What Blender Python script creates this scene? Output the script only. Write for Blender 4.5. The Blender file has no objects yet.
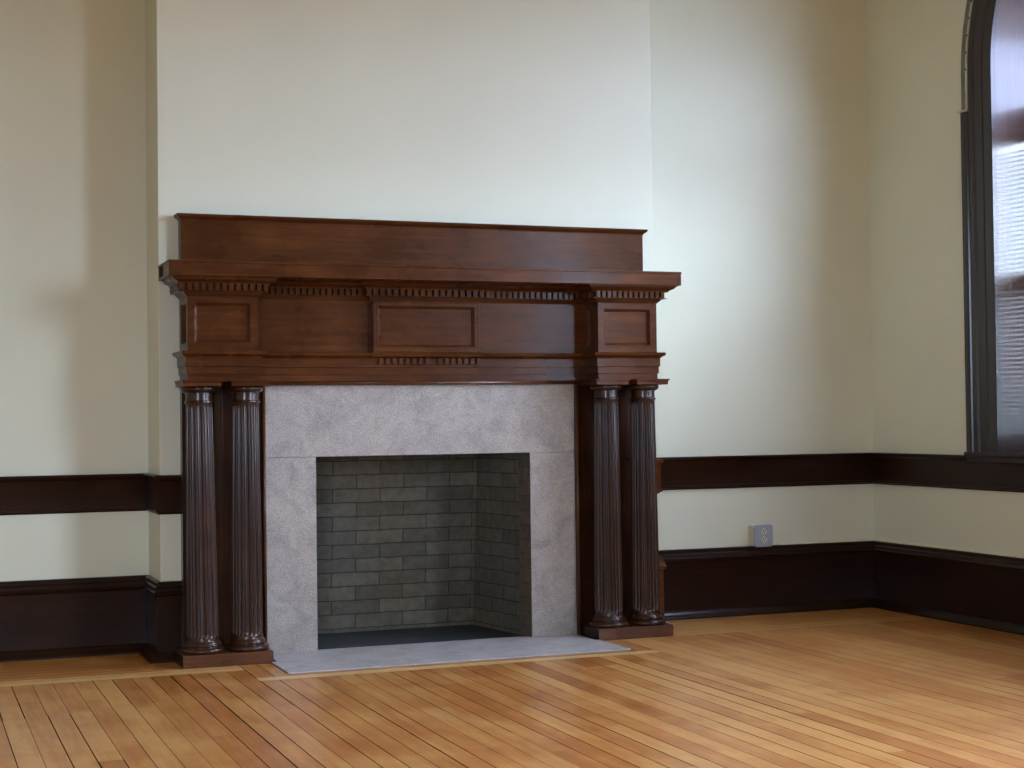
import bpy, bmesh, math, random
from mathutils import Vector, Matrix
random.seed(7)
scene = bpy.context.scene
COL = scene.collection
PI = math.pi

# ------------------------------------------------------------------ helpers
def link(name, bm, mat=None, parent=None, smooth=False, angle=None):
    bmesh.ops.remove_doubles(bm, verts=bm.verts, dist=1e-6)
    bmesh.ops.recalc_face_normals(bm, faces=bm.faces)
    me = bpy.data.meshes.new(name)
    bm.to_mesh(me); bm.free()
    o = bpy.data.objects.new(name, me)
    COL.objects.link(o)
    if mat is not None:
        for m in (mat if isinstance(mat, (list, tuple)) else [mat]):
            me.materials.append(m)
    if parent is not None:
        o.parent = parent
    if smooth:
        for p in me.polygons: p.use_smooth = True
        if angle: me.set_sharp_from_angle(angle=angle)
    return o

def raw(name, verts, faces, mat, parent=None, smooth=False, angle=None, uvs=None):
    bm = bmesh.new()
    vs = [bm.verts.new(v) for v in verts]
    for f in faces:
        try: bm.faces.new([vs[i] for i in f])
        except ValueError: pass
    return link(name, bm, mat, parent, smooth, angle)

def box(bm, x0, x1, y0, y1, z0, z1):
    v = [bm.verts.new(p) for p in ((x0,y0,z0),(x1,y0,z0),(x1,y1,z0),(x0,y1,z0),(x0,y0,z1),(x1,y0,z1),(x1,y1,z1),(x0,y1,z1))]
    for f in ((0,3,2,1),(4,5,6,7),(0,1,5,4),(1,2,6,5),(2,3,7,6),(3,0,4,7)):
        bm.faces.new([v[i] for i in f])

def bev(o, w=0.002, seg=2):
    m = o.modifiers.new('bevel', 'BEVEL'); m.width = w; m.segments = seg; m.limit_method = 'ANGLE'; m.angle_limit = math.radians(40)
    m.harden_normals = False
    return o

def boxo(name, b, mat, parent=None, bevel=0.0015):
    bm = bmesh.new(); box(bm, *b)
    o = link(name, bm, mat, parent)
    if bevel: bev(o, bevel)
    return o

def sweep(bm, path, prof, close_ends=True):
    """sweep a closed profile [(out, z)] along an open plan polyline with mitred corners; out = to the right of travel"""
    n = len(path)
    rings = []
    for i, p in enumerate(path):
        p = Vector(p)
        dirs = []
        if i > 0: dirs.append((p - Vector(path[i-1])).normalized())
        if i < n-1: dirs.append((Vector(path[i+1]) - p).normalized())
        nr = [Vector((d.y, -d.x)) for d in dirs]
        if len(nr) == 1: m = nr[0]
        else:
            m = (nr[0] + nr[1]); m = m / max(1e-6, (1 + nr[0].dot(nr[1])))
        rings.append([bm.verts.new((p.x + m.x*o, p.y + m.y*o, z)) for o, z in prof])
    k = len(prof)
    for i in range(n-1):
        for j in range(k):
            a, b = rings[i][j], rings[i][(j+1) % k]
            c, d = rings[i+1][(j+1) % k], rings[i+1][j]
            bm.faces.new((a, b, c, d))
    if close_ends:
        bm.faces.new(rings[0]); bm.faces.new(rings[-1][::-1])

def lathe(bm, prof, cx, cy, seg=40):
    rings = []
    for r, z in prof:
        if r < 1e-5: rings.append([bm.verts.new((cx, cy, z))])
        else: rings.append([bm.verts.new((cx + r*math.cos(2*PI*i/seg), cy + r*math.sin(2*PI*i/seg), z)) for i in range(seg)])
    for a, b in zip(rings, rings[1:]):
        for i in range(seg):
            j = (i+1) % seg
            if len(a) == 1 and len(b) == 1: continue
            if len(a) == 1: bm.faces.new((a[0], b[i], b[j]))
            elif len(b) == 1: bm.faces.new((a[i], b[0], a[j]))
            else: bm.faces.new((a[i], b[i], b[j], a[j]))

def empty(name, loc, label, cat, group=None):
    o = bpy.data.objects.new(name, None); COL.objects.link(o)
    o.location = loc; o.empty_display_size = 0.1
    o['label'] = label; o['category'] = cat
    if group: o['group'] = group
    return o

def adopt(parent):
    """parts are modelled in room coordinates; shift them under an empty that stands elsewhere"""
    bpy.context.view_layer.update()
    inv = parent.matrix_world.inverted()
    for c in parent.children:
        c.matrix_parent_inverse = inv

def structure(o, label=None):
    o['kind'] = 'structure'
    if label: o['label'] = label
    return o

# ------------------------------------------------------------------ materials
def new_mat(name):
    m = bpy.data.materials.new(name); m.use_nodes = True
    nt = m.node_tree; nt.nodes.clear()
    out = nt.nodes.new('ShaderNodeOutputMaterial')
    b = nt.nodes.new('ShaderNodeBsdfPrincipled')
    nt.links.new(b.outputs[0], out.inputs[0])
    return m, nt, b, out

def nd(nt, t, **kw):
    n = nt.nodes.new(t)
    for k, v in kw.items():
        if k.startswith('i_'):
            n.inputs[k[2:].replace('_', ' ')].default_value = v
        else: setattr(n, k, v)
    return n

def ramp(nt, fac, stops):
    r = nt.nodes.new('ShaderNodeValToRGB')
    e = r.color_ramp.elements
    while len(e) < len(stops): e.new(0.5)
    for el, (p, c) in zip(e, stops):
        el.position = p; el.color = (*c, 1)
    nt.links.new(fac, r.inputs[0])
    return r

def mapping(nt, scale, coord='Object', rot=(0,0,0)):
    tc = nt.nodes.new('ShaderNodeTexCoord')
    mp = nt.nodes.new('ShaderNodeMapping')
    mp.inputs['Scale'].default_value = scale
    mp.inputs['Rotation'].default_value = rot
    nt.links.new(tc.outputs[coord], mp.inputs[0])
    return mp

def bump(nt, b, h, strength, dist=0.001):
    bn = nt.nodes.new('ShaderNodeBump')
    bn.inputs['Strength'].default_value = strength
    bn.inputs['Distance'].default_value = dist
    nt.links.new(h, bn.inputs['Height']); nt.links.new(bn.outputs[0], b.inputs['Normal'])
    return bn

def wood(name, dark, mid, light, axis='x', rough=0.26, coat=0.08, scale=1.0, spec=0.3, croug=0.14):
    """varnished wood, grain running along the given axis"""
    m, nt, b, out = new_mat(name)
    s = {'x': (3.0, 75, 75), 'y': (75, 3.0, 75), 'z': (75, 75, 3.0)}[axis]
    mp = mapping(nt, tuple(v*scale for v in s))
    n1 = nd(nt, 'ShaderNodeTexNoise', i_Scale=1.0, i_Detail=8.0, i_Roughness=0.7, i_Distortion=0.6)
    nt.links.new(mp.outputs[0], n1.inputs['Vector'])
    mp2 = mapping(nt, (3.5, 3.5, 5.5))
    n2 = nd(nt, 'ShaderNodeTexNoise', i_Scale=1.0, i_Detail=3.0, i_Roughness=0.55)
    nt.links.new(mp2.outputs[0], n2.inputs['Vector'])
    mx = nd(nt, 'ShaderNodeMath', operation='MULTIPLY_ADD'); mx.inputs[1].default_value = 0.55
    nt.links.new(n1.outputs[0], mx.inputs[0])
    m2 = nd(nt, 'ShaderNodeMath', operation='MULTIPLY'); m2.inputs[1].default_value = 0.45
    nt.links.new(n2.outputs[0], m2.inputs[0]); nt.links.new(m2.outputs[0], mx.inputs[2])
    r = ramp(nt, mx.outputs[0], [(0.24, dark), (0.5, mid), (0.78, light)])
    nt.links.new(r.outputs[0], b.inputs['Base Color'])
    rr = nd(nt, 'ShaderNodeMapRange'); rr.inputs[3].default_value = rough - 0.08; rr.inputs[4].default_value = rough + 0.12
    nt.links.new(n2.outputs[0], rr.inputs[0]); nt.links.new(rr.outputs[0], b.inputs['Roughness'])
    b.inputs['Coat Weight'].default_value = coat
    b.inputs['Coat Roughness'].default_value = croug
    b.inputs['Specular IOR Level'].default_value = spec
    bump(nt, b, n1.outputs[0], 0.12, 0.001)
    return m

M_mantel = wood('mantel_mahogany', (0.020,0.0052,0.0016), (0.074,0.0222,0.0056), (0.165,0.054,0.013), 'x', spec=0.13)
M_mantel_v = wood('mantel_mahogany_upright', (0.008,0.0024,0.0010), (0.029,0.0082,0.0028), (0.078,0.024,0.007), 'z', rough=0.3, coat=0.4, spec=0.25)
M_plinth = wood('plinth_wood', (0.034,0.0120,0.0056), (0.090,0.034,0.0155), (0.17,0.070,0.032), 'x', spec=0.2)
M_bead = wood('edge_bead_wood', (0.03,0.010,0.003), (0.085,0.028,0.008), (0.16,0.056,0.016), 'z', rough=0.3)
M_end = wood('mantel_side_wood', (0.03,0.009,0.004), (0.065,0.020,0.008), (0.10,0.034,0.013), 'z', rough=0.3)
M_trim = wood('dark_trim_wood', (0.008,0.0028,0.0014), (0.0185,0.0058,0.0024), (0.038,0.0115,0.004), 'x', rough=0.32, coat=0.12, spec=0.12)
M_trim_y = wood('dark_trim_wood_side', (0.008,0.0028,0.0014), (0.017,0.0055,0.0024), (0.035,0.011,0.004), 'y', rough=0.34, coat=0.16, spec=0.2)
M_casing = wood('window_casing_wood', (0.011,0.006,0.005), (0.020,0.010,0.008), (0.034,0.018,0.013), 'z', rough=0.36, coat=0.25, spec=0.4)
M_jamb = wood('varnished_jamb_wood', (0.02,0.010,0.008), (0.045,0.022,0.016), (0.075,0.038,0.026), 'z', rough=0.34, coat=0.37, croug=0.13)
M_freshwood = wood('broken_bare_wood', (0.16,0.06,0.02), (0.26,0.11,0.04), (0.36,0.17,0.07), 'x', rough=0.6, coat=0.0)

def plaster(name, col):
    m, nt, b, out = new_mat(name)
    mp = mapping(nt, (1, 1, 1))
    n = nd(nt, 'ShaderNodeTexNoise', i_Scale=1.3, i_Detail=5.0, i_Roughness=0.55)
    nt.links.new(mp.outputs[0], n.inputs['Vector'])
    c0 = tuple(v*0.965 for v in col); c1 = tuple(min(1, v*1.02) for v in col)
    r = ramp(nt, n.outputs[0], [(0.3, c0), (0.7, c1)])
    nt.links.new(r.outputs[0], b.inputs['Base Color'])
    b.inputs['Roughness'].default_value = 0.5
    b.inputs['Specular IOR Level'].default_value = 0.35
    n2 = nd(nt, 'ShaderNodeTexNoise', i_Scale=260.0, i_Detail=3.0, i_Roughness=0.6)
    nt.links.new(mp.outputs[0], n2.inputs['Vector'])
    n3 = nd(nt, 'ShaderNodeTexNoise', i_Scale=5.0, i_Detail=3.0, i_Roughness=0.5)
    nt.links.new(mp.outputs[0], n3.inputs['Vector'])
    ad = nd(nt, 'ShaderNodeMath', operation='MULTIPLY_ADD'); ad.inputs[1].default_value = 6.0
    nt.links.new(n3.outputs[0], ad.inputs[0]); nt.links.new(n2.outputs[0], ad.inputs[2])
    bump(nt, b, ad.outputs[0], 0.25, 0.0006)
    return m
M_wall = plaster('cream_plaster', (0.69, 0.692, 0.548))
M_ceil = plaster('white_ceiling_plaster', (0.70, 0.68, 0.60))

def stone(name, base, speck, dark, rough=0.55):
    m, nt, b, out = new_mat(name)
    mp = mapping(nt, (1, 1, 1))
    n1 = nd(nt, 'ShaderNodeTexNoise', i_Scale=170.0, i_Detail=4.0, i_Roughness=0.7)
    n2 = nd(nt, 'ShaderNodeTexNoise', i_Scale=9.0, i_Detail=5.0, i_Roughness=0.65, i_Distortion=0.8)
    vo = nd(nt, 'ShaderNodeTexVoronoi', i_Scale=42.0)
    for n in (n1, n2, vo): nt.links.new(mp.outputs[0], n.inputs['Vector'])
    r1 = ramp(nt, n1.outputs[0], [(0.30, dark), (0.5, base), (0.72, speck)])
    r2 = ramp(nt, n2.outputs[0], [(0.30, (0.74,0.70,0.72)), (0.5, (0.97,0.96,0.97)), (0.70, (1.14,1.12,1.09))])
    mx = nd(nt, 'ShaderNodeMix', data_type='RGBA', blend_type='MULTIPLY'); mx.inputs[0].default_value = 1.0
    nt.links.new(r1.outputs[0], mx.inputs[6]); nt.links.new(r2.outputs[0], mx.inputs[7])
    # sparse pale flecks
    r3 = ramp(nt, vo.outputs['Distance'], [(0.03, (1,1,1)), (0.075, (0,0,0))])
    mx2 = nd(nt, 'ShaderNodeMix', data_type='RGBA', blend_type='MIX')
    fm = nd(nt, 'ShaderNodeMath', operation='MULTIPLY'); fm.inputs[1].default_value = 0.55
    nt.links.new(r3.outputs[0], fm.inputs[0]); nt.links.new(fm.outputs[0], mx2.inputs[0])
    nt.links.new(mx.outputs[2], mx2.inputs[6]); mx2.inputs[7].default_value = (*[min(1, v*1.5) for v in speck], 1)
    nt.links.new(mx2.outputs[2], b.inputs['Base Color'])
    b.inputs['Roughness'].default_value = rough
    bump(nt, b, n1.outputs[0], 0.25, 0.0008)
    return m
M_stone = stone('purplish_grey_granite', (0.345,0.302,0.268), (0.49,0.435,0.388), (0.195,0.168,0.150))
M_hearth = stone('grey_hearth_slate', (0.455,0.44,0.425), (0.55,0.535,0.515), (0.36,0.35,0.34), 0.5)

def brick(name, c1, c2, mortar, offx=0.0, offz=0.0):
    m, nt, b, out = new_mat(name)
    tc = nt.nodes.new('ShaderNodeTexCoord'); mp = nt.nodes.new('ShaderNodeMapping')
    nt.links.new(tc.outputs['UV'], mp.inputs[0]); mp.inputs['Location'].default_value = (offx, offz, 0)
    dn = nd(nt, 'ShaderNodeTexNoise', i_Scale=14.0, i_Detail=2.0)
    nt.links.new(mp.outputs[0], dn.inputs['Vector'])
    sub = nd(nt, 'ShaderNodeVectorMath', operation='SUBTRACT'); sub.inputs[1].default_value = (0.5,0.5,0.5)
    nt.links.new(dn.outputs['Color'], sub.inputs[0])
    sc = nd(nt, 'ShaderNodeVectorMath', operation='SCALE'); sc.inputs['Scale'].default_value = 0.011
    nt.links.new(sub.outputs[0], sc.inputs[0])
    ad = nd(nt, 'ShaderNodeVectorMath', operation='ADD')
    nt.links.new(mp.outputs[0], ad.inputs[0]); nt.links.new(sc.outputs[0], ad.inputs[1])
    bt = nt.nodes.new('ShaderNodeTexBrick')
    bt.offset = 0.5; bt.squash = 1.0
    bt.inputs['Scale'].default_value = 1.0
    bt.inputs['Brick Width'].default_value = 0.2385; bt.inputs['Row Height'].default_value = 0.0680
    bt.inputs['Mortar Size'].default_value = 0.0022; bt.inputs['Mortar Smooth'].default_value = 0.3
    bt.inputs['Bias'].default_value = 0.0
    bt.inputs['Color1'].default_value = (*c1, 1); bt.inputs['Color2'].default_value = (*c2, 1); bt.inputs['Mortar'].default_value = (*mortar, 1)
    nt.links.new(ad.outputs[0], bt.inputs['Vector'])
    n = nd(nt, 'ShaderNodeTexNoise', i_Scale=22.0, i_Detail=5.0, i_Roughness=0.65)
    nt.links.new(mp.outputs[0], n.inputs['Vector'])
    r = ramp(nt, n.outputs[0], [(0.3, (0.72,0.70,0.68)), (0.7, (1.2,1.2,1.2))])
    n4 = nd(nt, 'ShaderNodeTexNoise', i_Scale=2.2, i_Detail=2.0)
    nt.links.new(mp.outputs[0], n4.inputs['Vector'])
    r4 = ramp(nt, n4.outputs[0], [(0.35, (0.95,0.98,0.98)), (0.68, (1.12,1.0,0.86))])
    mx = nd(nt, 'ShaderNodeMix', data_type='RGBA', blend_type='MULTIPLY'); mx.inputs[0].default_value = 1.0
    nt.links.new(bt.outputs[0], mx.inputs[6]); nt.links.new(r.outputs[0], mx.inputs[7])
    mx2 = nd(nt, 'ShaderNodeMix', data_type='RGBA', blend_type='MULTIPLY'); mx2.inputs[0].default_value = 1.0
    nt.links.new(mx.outputs[2], mx2.inputs[6]); nt.links.new(r4.outputs[0], mx2.inputs[7])
    nt.links.new(mx2.outputs[2], b.inputs['Base Color'])
    b.inputs['Roughness'].default_value = 0.85
    inv = nd(nt, 'ShaderNodeMath', operation='MULTIPLY_ADD'); inv.inputs[1].default_value = -1.0; inv.inputs[2].default_value = 1.0
    nt.links.new(bt.outputs['Fac'], inv.inputs[0])
    bump(nt, b, inv.outputs[0], 0.8, 0.004)
    return m
M_brick2 = brick('sooty_red_firebrick', (0.16,0.115,0.085), (0.10,0.092,0.075), (0.07,0.07,0.065), 0.05, 0.034)
M_brick = brick('sooty_firebrick', (0.145,0.132,0.105), (0.098,0.090,0.072), (0.028,0.028,0.027), 0.0, 0.0)

def plain(name, col, rough=0.5, metal=0.0, noise=0.0, nscale=40.0):
    m, nt, b, out = new_mat(name)
    b.inputs['Base Color'].default_value = (*col, 1)
    b.inputs['Roughness'].default_value = rough
    b.inputs['Metallic'].default_value = metal
    if noise:
        mp = mapping(nt, (1,1,1))
        n = nd(nt, 'ShaderNodeTexNoise', i_Scale=nscale, i_Detail=4.0)
        nt.links.new(mp.outputs[0], n.inputs['Vector'])
        r = ramp(nt, n.outputs[0], [(0.3, tuple(v*(1-noise) for v in col)), (0.7, tuple(min(1, v*(1+noise)) for v in col))])
        nt.links.new(r.outputs[0], b.inputs['Base Color'])
    return m
M_firefloor = plain('dark_slate_firebox_floor', (0.035,0.042,0.048), 0.6, 0, 0.3, 12)
M_black = plain('dark_gap', (0.006,0.006,0.006), 0.9, 0, 0.2, 30)
M_sub = plain('dark_subfloor', (0.008,0.006,0.005), 0.9, 0, 0.3, 30)
M_plate = plain('blue_grey_galvanised_cover', (0.36,0.40,0.45), 0.45, 0.2, 0.1, 60)
M_boxpaint = plain('painted_box_body', (0.62,0.56,0.42), 0.5, 0, 0.05, 20)
M_ivory = plain('ivory_receptacle', (0.62,0.58,0.42), 0.4, 0, 0.05, 60)
M_slot = plain('slot_black', (0.02,0.018,0.015), 0.7, 0, 0.1, 60)
M_track = plain('dull_olive_metal_band', (0.16,0.15,0.11), 0.45, 0.5, 0.25, 25)
M_trackedge = plain('pale_band_edge', (0.55,0.58,0.52), 0.4, 0.1, 0.1, 40)
M_slat = plain('white_blind_slat', (0.75,0.77,0.8), 0.45, 0, 0.03, 30)
M_plaster_edge = plain('pale_caulk', (0.70,0.65,0.50), 0.6, 0, 0.05, 30)

def glass(tint=(0.93,0.96,0.97), nm='window_glass'):
    m = bpy.data.materials.new(nm); m.use_nodes = True
    nt = m.node_tree; nt.nodes.clear()
    out = nt.nodes.new('ShaderNodeOutputMaterial')
    t = nt.nodes.new('ShaderNodeBsdfTransparent'); t.inputs[0].default_value = (*tint, 1)
    g = nt.nodes.new('ShaderNodeBsdfGlossy'); g.inputs['Roughness'].default_value = 0.02
    lw = nt.nodes.new('ShaderNodeLayerWeight'); lw.inputs[0].default_value = 0.5
    pw = nt.nodes.new('ShaderNodeMath'); pw.operation = 'POWER'; pw.inputs[1].default_value = 4.0
    nt.links.new(lw.outputs['Facing'], pw.inputs[0])
    f = nt.nodes.new('ShaderNodeMath'); f.operation = 'MULTIPLY_ADD'; f.inputs[1].default_value = 0.6; f.inputs[2].default_value = 0.04
    nt.links.new(pw.outputs[0], f.inputs[0])
    mx = nt.nodes.new('ShaderNodeMixShader')
    nt.links.new(f.outputs[0], mx.inputs[0]); nt.links.new(t.outputs[0], mx.inputs[1]); nt.links.new(g.outputs[0], mx.inputs[2])
    nt.links.new(mx.outputs[0], out.inputs[0])
    return m
M_glass = glass()
M_dimglass = glass((0.40,0.41,0.49), 'light_cutting_fanlight_glass')  # dark tint added to cut daylight through the fanlight and its jamb reflection

def floor_mat():
    m, nt, b, out = new_mat('maple_floorboards')
    at = nd(nt, 'ShaderNodeAttribute', attribute_name='board')   # r: tone, g: hue, b: wear
    sep = nt.nodes.new('ShaderNodeSeparateColor'); nt.links.new(at.outputs['Color'], sep.inputs[0])
    tc = nt.nodes.new('ShaderNodeTexCoord')
    mp = nt.nodes.new('ShaderNodeMapping'); mp.inputs['Scale'].default_value = (1.6, 30, 1)
    nt.links.new(tc.outputs['UV'], mp.inputs[0])
    n1 = nd(nt, 'ShaderNodeTexNoise', i_Scale=1.0, i_Detail=6.0, i_Roughness=0.6, i_Distortion=1.2)
    nt.links.new(mp.outputs[0], n1.inputs['Vector'])
    mo = mapping(nt, (1,1,1))
    n2 = nd(nt, 'ShaderNodeTexNoise', i_Scale=3.2, i_Detail=4.0, i_Roughness=0.6)
    nt.links.new(mo.outputs[0], n2.inputs['Vector'])
    mq = mapping(nt, (1.0,0.4,1))
    n3 = nd(nt, 'ShaderNodeTexNoise', i_Scale=9.0, i_Detail=5.0, i_Roughness=0.65, i_Distortion=0.5)
    nt.links.new(mq.outputs[0], n3.inputs['Vector'])
    # value = tone + grain + patches
    a1 = nd(nt, 'ShaderNodeMath', operation='MULTIPLY_ADD'); a1.inputs[1].default_value = 0.55
    nt.links.new(n1.outputs[0], a1.inputs[0]); nt.links.new(sep.outputs[0], a1.inputs[2])
    a2 = nd(nt, 'ShaderNodeMath', operation='MULTIPLY_ADD'); a2.inputs[1].default_value = 0.62
    nt.links.new(n2.outputs[0], a2.inputs[0]); nt.links.new(a1.outputs[0], a2.inputs[2])
    a3 = nd(nt, 'ShaderNodeMath', operation='MULTIPLY_ADD'); a3.inputs[1].default_value = 0.66
    nt.links.new(n3.outputs[0], a3.inputs[0]); nt.links.new(a2.outputs[0], a3.inputs[2])
    sc = nd(nt, 'ShaderNodeMath', operation='MULTIPLY'); sc.inputs[1].default_value = 0.50
    nt.links.new(a3.outputs[0], sc.inputs[0])
    r = ramp(nt, sc.outputs[0], [(0.36, (0.17,0.037,0.006)), (0.48, (0.355,0.110,0.019)), (0.60, (0.475,0.178,0.036)), (0.74, (0.62,0.31,0.09))])
    # hue: blend to paler yellow for the fresh border strips
    mx = nd(nt, 'ShaderNodeMix', data_type='RGBA', blend_type='MIX')
    nt.links.new(sep.outputs[1], mx.inputs[0]); nt.links.new(r.outputs[0], mx.inputs[6]); mx.inputs[7].default_value = (0.78,0.50,0.19,1)
    # grey scuffs where the varnish is worn
    mo4 = mapping(nt, (2.2,0.9,1))
    n4 = nd(nt, 'ShaderNodeTexNoise', i_Scale=2.4, i_Detail=8.0, i_Roughness=0.75)
    nt.links.new(mo4.outputs[0], n4.inputs['Vector'])
    r4 = ramp(nt, n4.outputs[0], [(0.58, (0,0,0)), (0.70, (1,1,1))])
    fm = nd(nt, 'ShaderNodeMath', operation='MULTIPLY'); fm.inputs[1].default_value = 0.4
    nt.links.new(r4.outputs[0], fm.inputs[0])
    mx3 = nd(nt, 'ShaderNodeMix', data_type='RGBA', blend_type='MIX')
    nt.links.new(fm.outputs[0], mx3.inputs[0]); nt.links.new(mx.outputs[2], mx3.inputs[6]); mx3.inputs[7].default_value = (0.46,0.33,0.22,1)
    nt.links.new(mx3.outputs[2], b.inputs['Base Color'])
    rr = nd(nt, 'ShaderNodeMapRange'); rr.inputs[3].default_value = 0.28; rr.inputs[4].default_value = 0.46
    nt.links.new(n3.outputs[0], rr.inputs[0]); nt.links.new(rr.outputs[0], b.inputs['Roughness'])
    b.inputs['Specular IOR Level'].default_value = 0.5
    b.inputs['Coat Weight'].default_value = 0.28; b.inputs['Coat Roughness'].default_value = 0.25
    bump(nt, b, n3.outputs[0], 0.15, 0.002)
    return m
M_floor = floor_mat()

# ------------------------------------------------------------------ room dimensions (metres)
XL, XR = 0.0, 2.385          # chimney breast
XC = 3.83                    # right wall
YL, YQ = 0.337, 0.300        # recess back walls left and right
XW, YB, ZH = -7.0, -10.2, 4.3
BND = 0.004

# ------------------------------------------------------------------ back wall with chimney breast
def wall_strip(bm, pts, z0=-0.04, z1=ZH):
    prev = None
    for x, y in pts:
        a = bm.verts.new((x, y, z0)); b_ = bm.verts.new((x, y, z1))
        if prev: bm.faces.new((prev[0], a, b_, prev[1]))
        prev = (a, b_)
def rounded(cx, cy, r, a0, a1, n=4):
    return [(cx + r*math.cos(a0+(a1-a0)*i/n), cy + r*math.sin(a0+(a1-a0)*i/n)) for i in range(n+1)]
bm = bmesh.new()
wall_strip(bm, [(XW, YL), (XL, YL)] + rounded(XL+BND, BND, BND, PI, 1.5*PI))
# breast front with the fireplace hole
HX0, HX1, HZ = 0.680, 1.7065, 0.8675
wall_strip(bm, [(XL+BND, 0), (HX0, 0)]); wall_strip(bm, [(HX1, 0), (XR-BND, 0)])
wall_strip(bm, [(HX0, 0), (HX1, 0)], HZ, ZH)
wall_strip(bm, rounded(XR-BND, BND, BND, 1.5*PI, 2*PI) + [(XR, YQ), (XC, YQ)])
o = link('wall_back', bm, M_wall); structure(o, 'cream plaster back wall with the projecting chimney breast')

FILL_WIN = [(-3.6, -2.4)]  # unseen window opening added behind the camera as fill light
bm = bmesh.new()
cur = XC
for a, b_ in sorted(FILL_WIN, reverse=True):
    wall_strip(bm, [(cur, YB), (b_, YB)]); wall_strip(bm, [(b_, YB), (a, YB)], -0.04, 0.9); wall_strip(bm, [(b_, YB), (a, YB)], 3.2, ZH); cur = a
wall_strip(bm, [(cur, YB), (XW, YB)])
o = link('wall_front', bm, M_wall); structure(o, 'cream plaster wall behind the camera')

bm = bmesh.new(); v = [bm.verts.new(p) for p in ((XW,YB,ZH),(XC+0.5,YB,ZH),(XC+0.5,0.5,ZH),(XW,0.5,ZH))]; bm.faces.new(v)
o = link('ceiling', bm, M_ceil); structure(o, 'white plaster ceiling')

# windows: (y far edge, y near edge) openings 1.84 wide, arched
WT = 0.30          # depth from wall face to glass
ZS, ZSP, RA = 0.835, 2.68, 0.92
WIN = [(-0.768, -2.595), (-4.20, -5.75)]
def arch_wall(bm, X, openings, ya, yb, sx=1):
    """wall sheet in plane x = X from ya down to yb with arched openings"""
    def q(y0, y1, z0, z1):
        if abs(y0-y1) < 1e-6 or z1-z0 < 1e-6: return
        bm.faces.new([bm.verts.new(p) for p in ((X,y0,z0),(X,y1,z0),(X,y1,z1),(X,y0,z1))])
    cur = ya
    for a, b_ in openings:
        q(cur, a, -0.04, ZH); q(a, b_, -0.04, ZS)
        c = (a+b_)/2; R = (a-b_)/2; N = 48
        for i in range(N):
            t0, t1 = PI*i/N, PI*(i+1)/N
            y0, z0 = c+R*math.cos(t0), ZSP+R*math.sin(t0); y1, z1 = c+R*math.cos(t1), ZSP+R*math.sin(t1)
            bm.faces.new([bm.verts.new(p) for p in ((X,y0,z0),(X,y1,z1),(X,y1,ZH),(X,y0,ZH))])
        cur = b_
    q(cur, yb, -0.04, ZH)
bm = bmesh.new(); arch_wall(bm, XC, WIN, YQ, YB)
o = link('wall_right', bm, M_wall); structure(o, 'cream plaster right wall with arched windows')
LWIN = []
bm = bmesh.new(); arch_wall(bm, XW, LWIN, YL, YB)
o = link('wall_left', bm, M_wall); structure(o, 'cream plaster left wall')

# ------------------------------------------------------------------ floor of separate boards
class Boards:
    def __init__(s): s.v=[]; s.f=[]; s.uv=[]; s.c=[]
    def add(s, x0, x1, y0, y1, along, tone, hue=0.0, z=0.0):
        g = random.uniform(0.0005, 0.0012)
        if random.random() < 0.36: g = random.uniform(0.0015, 0.0030)
        k = len(s.v); ou, ov = random.uniform(0,50), random.uniform(0,50)
        if along == 'y': a = [(x0+g,y0),(x1-g,y0),(x1-g,y1),(x0+g,y1)]
        else: a = [(x0,y0+g),(x1,y0+g),(x1,y1-g),(x0,y1-g)]
        for x, y in a:
            s.v.append((x, y, z))
            s.uv.append((y+ou, x+ov) if along == 'y' else (x+ou, y+ov))
            s.c.append((tone, hue, 0, 1))
        s.f.append((k, k+1, k+2, k+3))
B = Boards()
BW = 0.0769; BX0 = -0.4872
def tone(): 
    t = random.gauss(0.37, 0.10)
    return max(0.05, min(0.68, t))
FY_END = -0.405
def run(x0, x1, ya, yb):
    """a row of boards along y between ya < yb with random end joints"""
    y = ya
    first = True
    while y < yb - 0.001:
        L = random.uniform(0.8, 2.8) * (random.random() if first else 1)
        L = max(L, 0.15); first = False
        e = y + L
        if yb - e < 0.2: e = yb
        B.add(x0, x1, y, min(e, yb) - 0.0006, 'y', tone()); y = e
i0 = math.floor((XW - BX0)/BW); i1 = math.ceil((XC - BX0)/BW)
for i in range(i0, i1):
    x0 = max(BX0 + i*BW, XW); x1 = min(BX0 + (i+1)*BW, XC)
    if x1 - x0 < 0.004: continue
    xm = (x0+x1)/2
    if xm < 0.28 or xm > 2.06:
        end = FY_END if xm < 0.28 else (-0.285 if xm > 2.33 else -0.262)
        run(x0, x1, YB, end)
    else:
        run(x0, x1, YB, -0.702)
        if x0 < 0.4226: run(x0, min(x1, 0.4236), -0.622, -0.262)
        elif x1 > 1.9623: run(max(x0, 1.9608), x1, -0.622, -0.262)
# pale strip and thin board in front of the hearth
B.add(0.2818, 1.30, -0.702, -0.622, 'x', 0.5, 0.9); B.add(1.301, 2.06, -0.702, -0.622, 'x', 0.55, 0.95)
B.add(0.425, 1.96, -0.622, -0.580, 'x', 0.22, 0.0)
# border left of the plinth
for a, b_, segs in ((-0.405,-0.325,[(XW,-2.2),(-2.2,-0.3),(-0.3,0.2818)]), (-0.325,-0.262,[(XW,-1.1),(-1.1,0.2818)])):
    for p, q in segs: B.add(p, q-0.0008, a, b_, 'x', random.uniform(0.42,0.5), 0.7 if a < -0.4 else 0.42)
y = -0.262
while y < YL:
    e = min(y+BW, YL)
    for p, q in ((XW,-2.6),(-2.6,-0.9),(-0.9,0.1)): B.add(p, q-0.0008, y, e, 'x', random.uniform(0.14,0.34), 0.08)
    y = e
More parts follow.
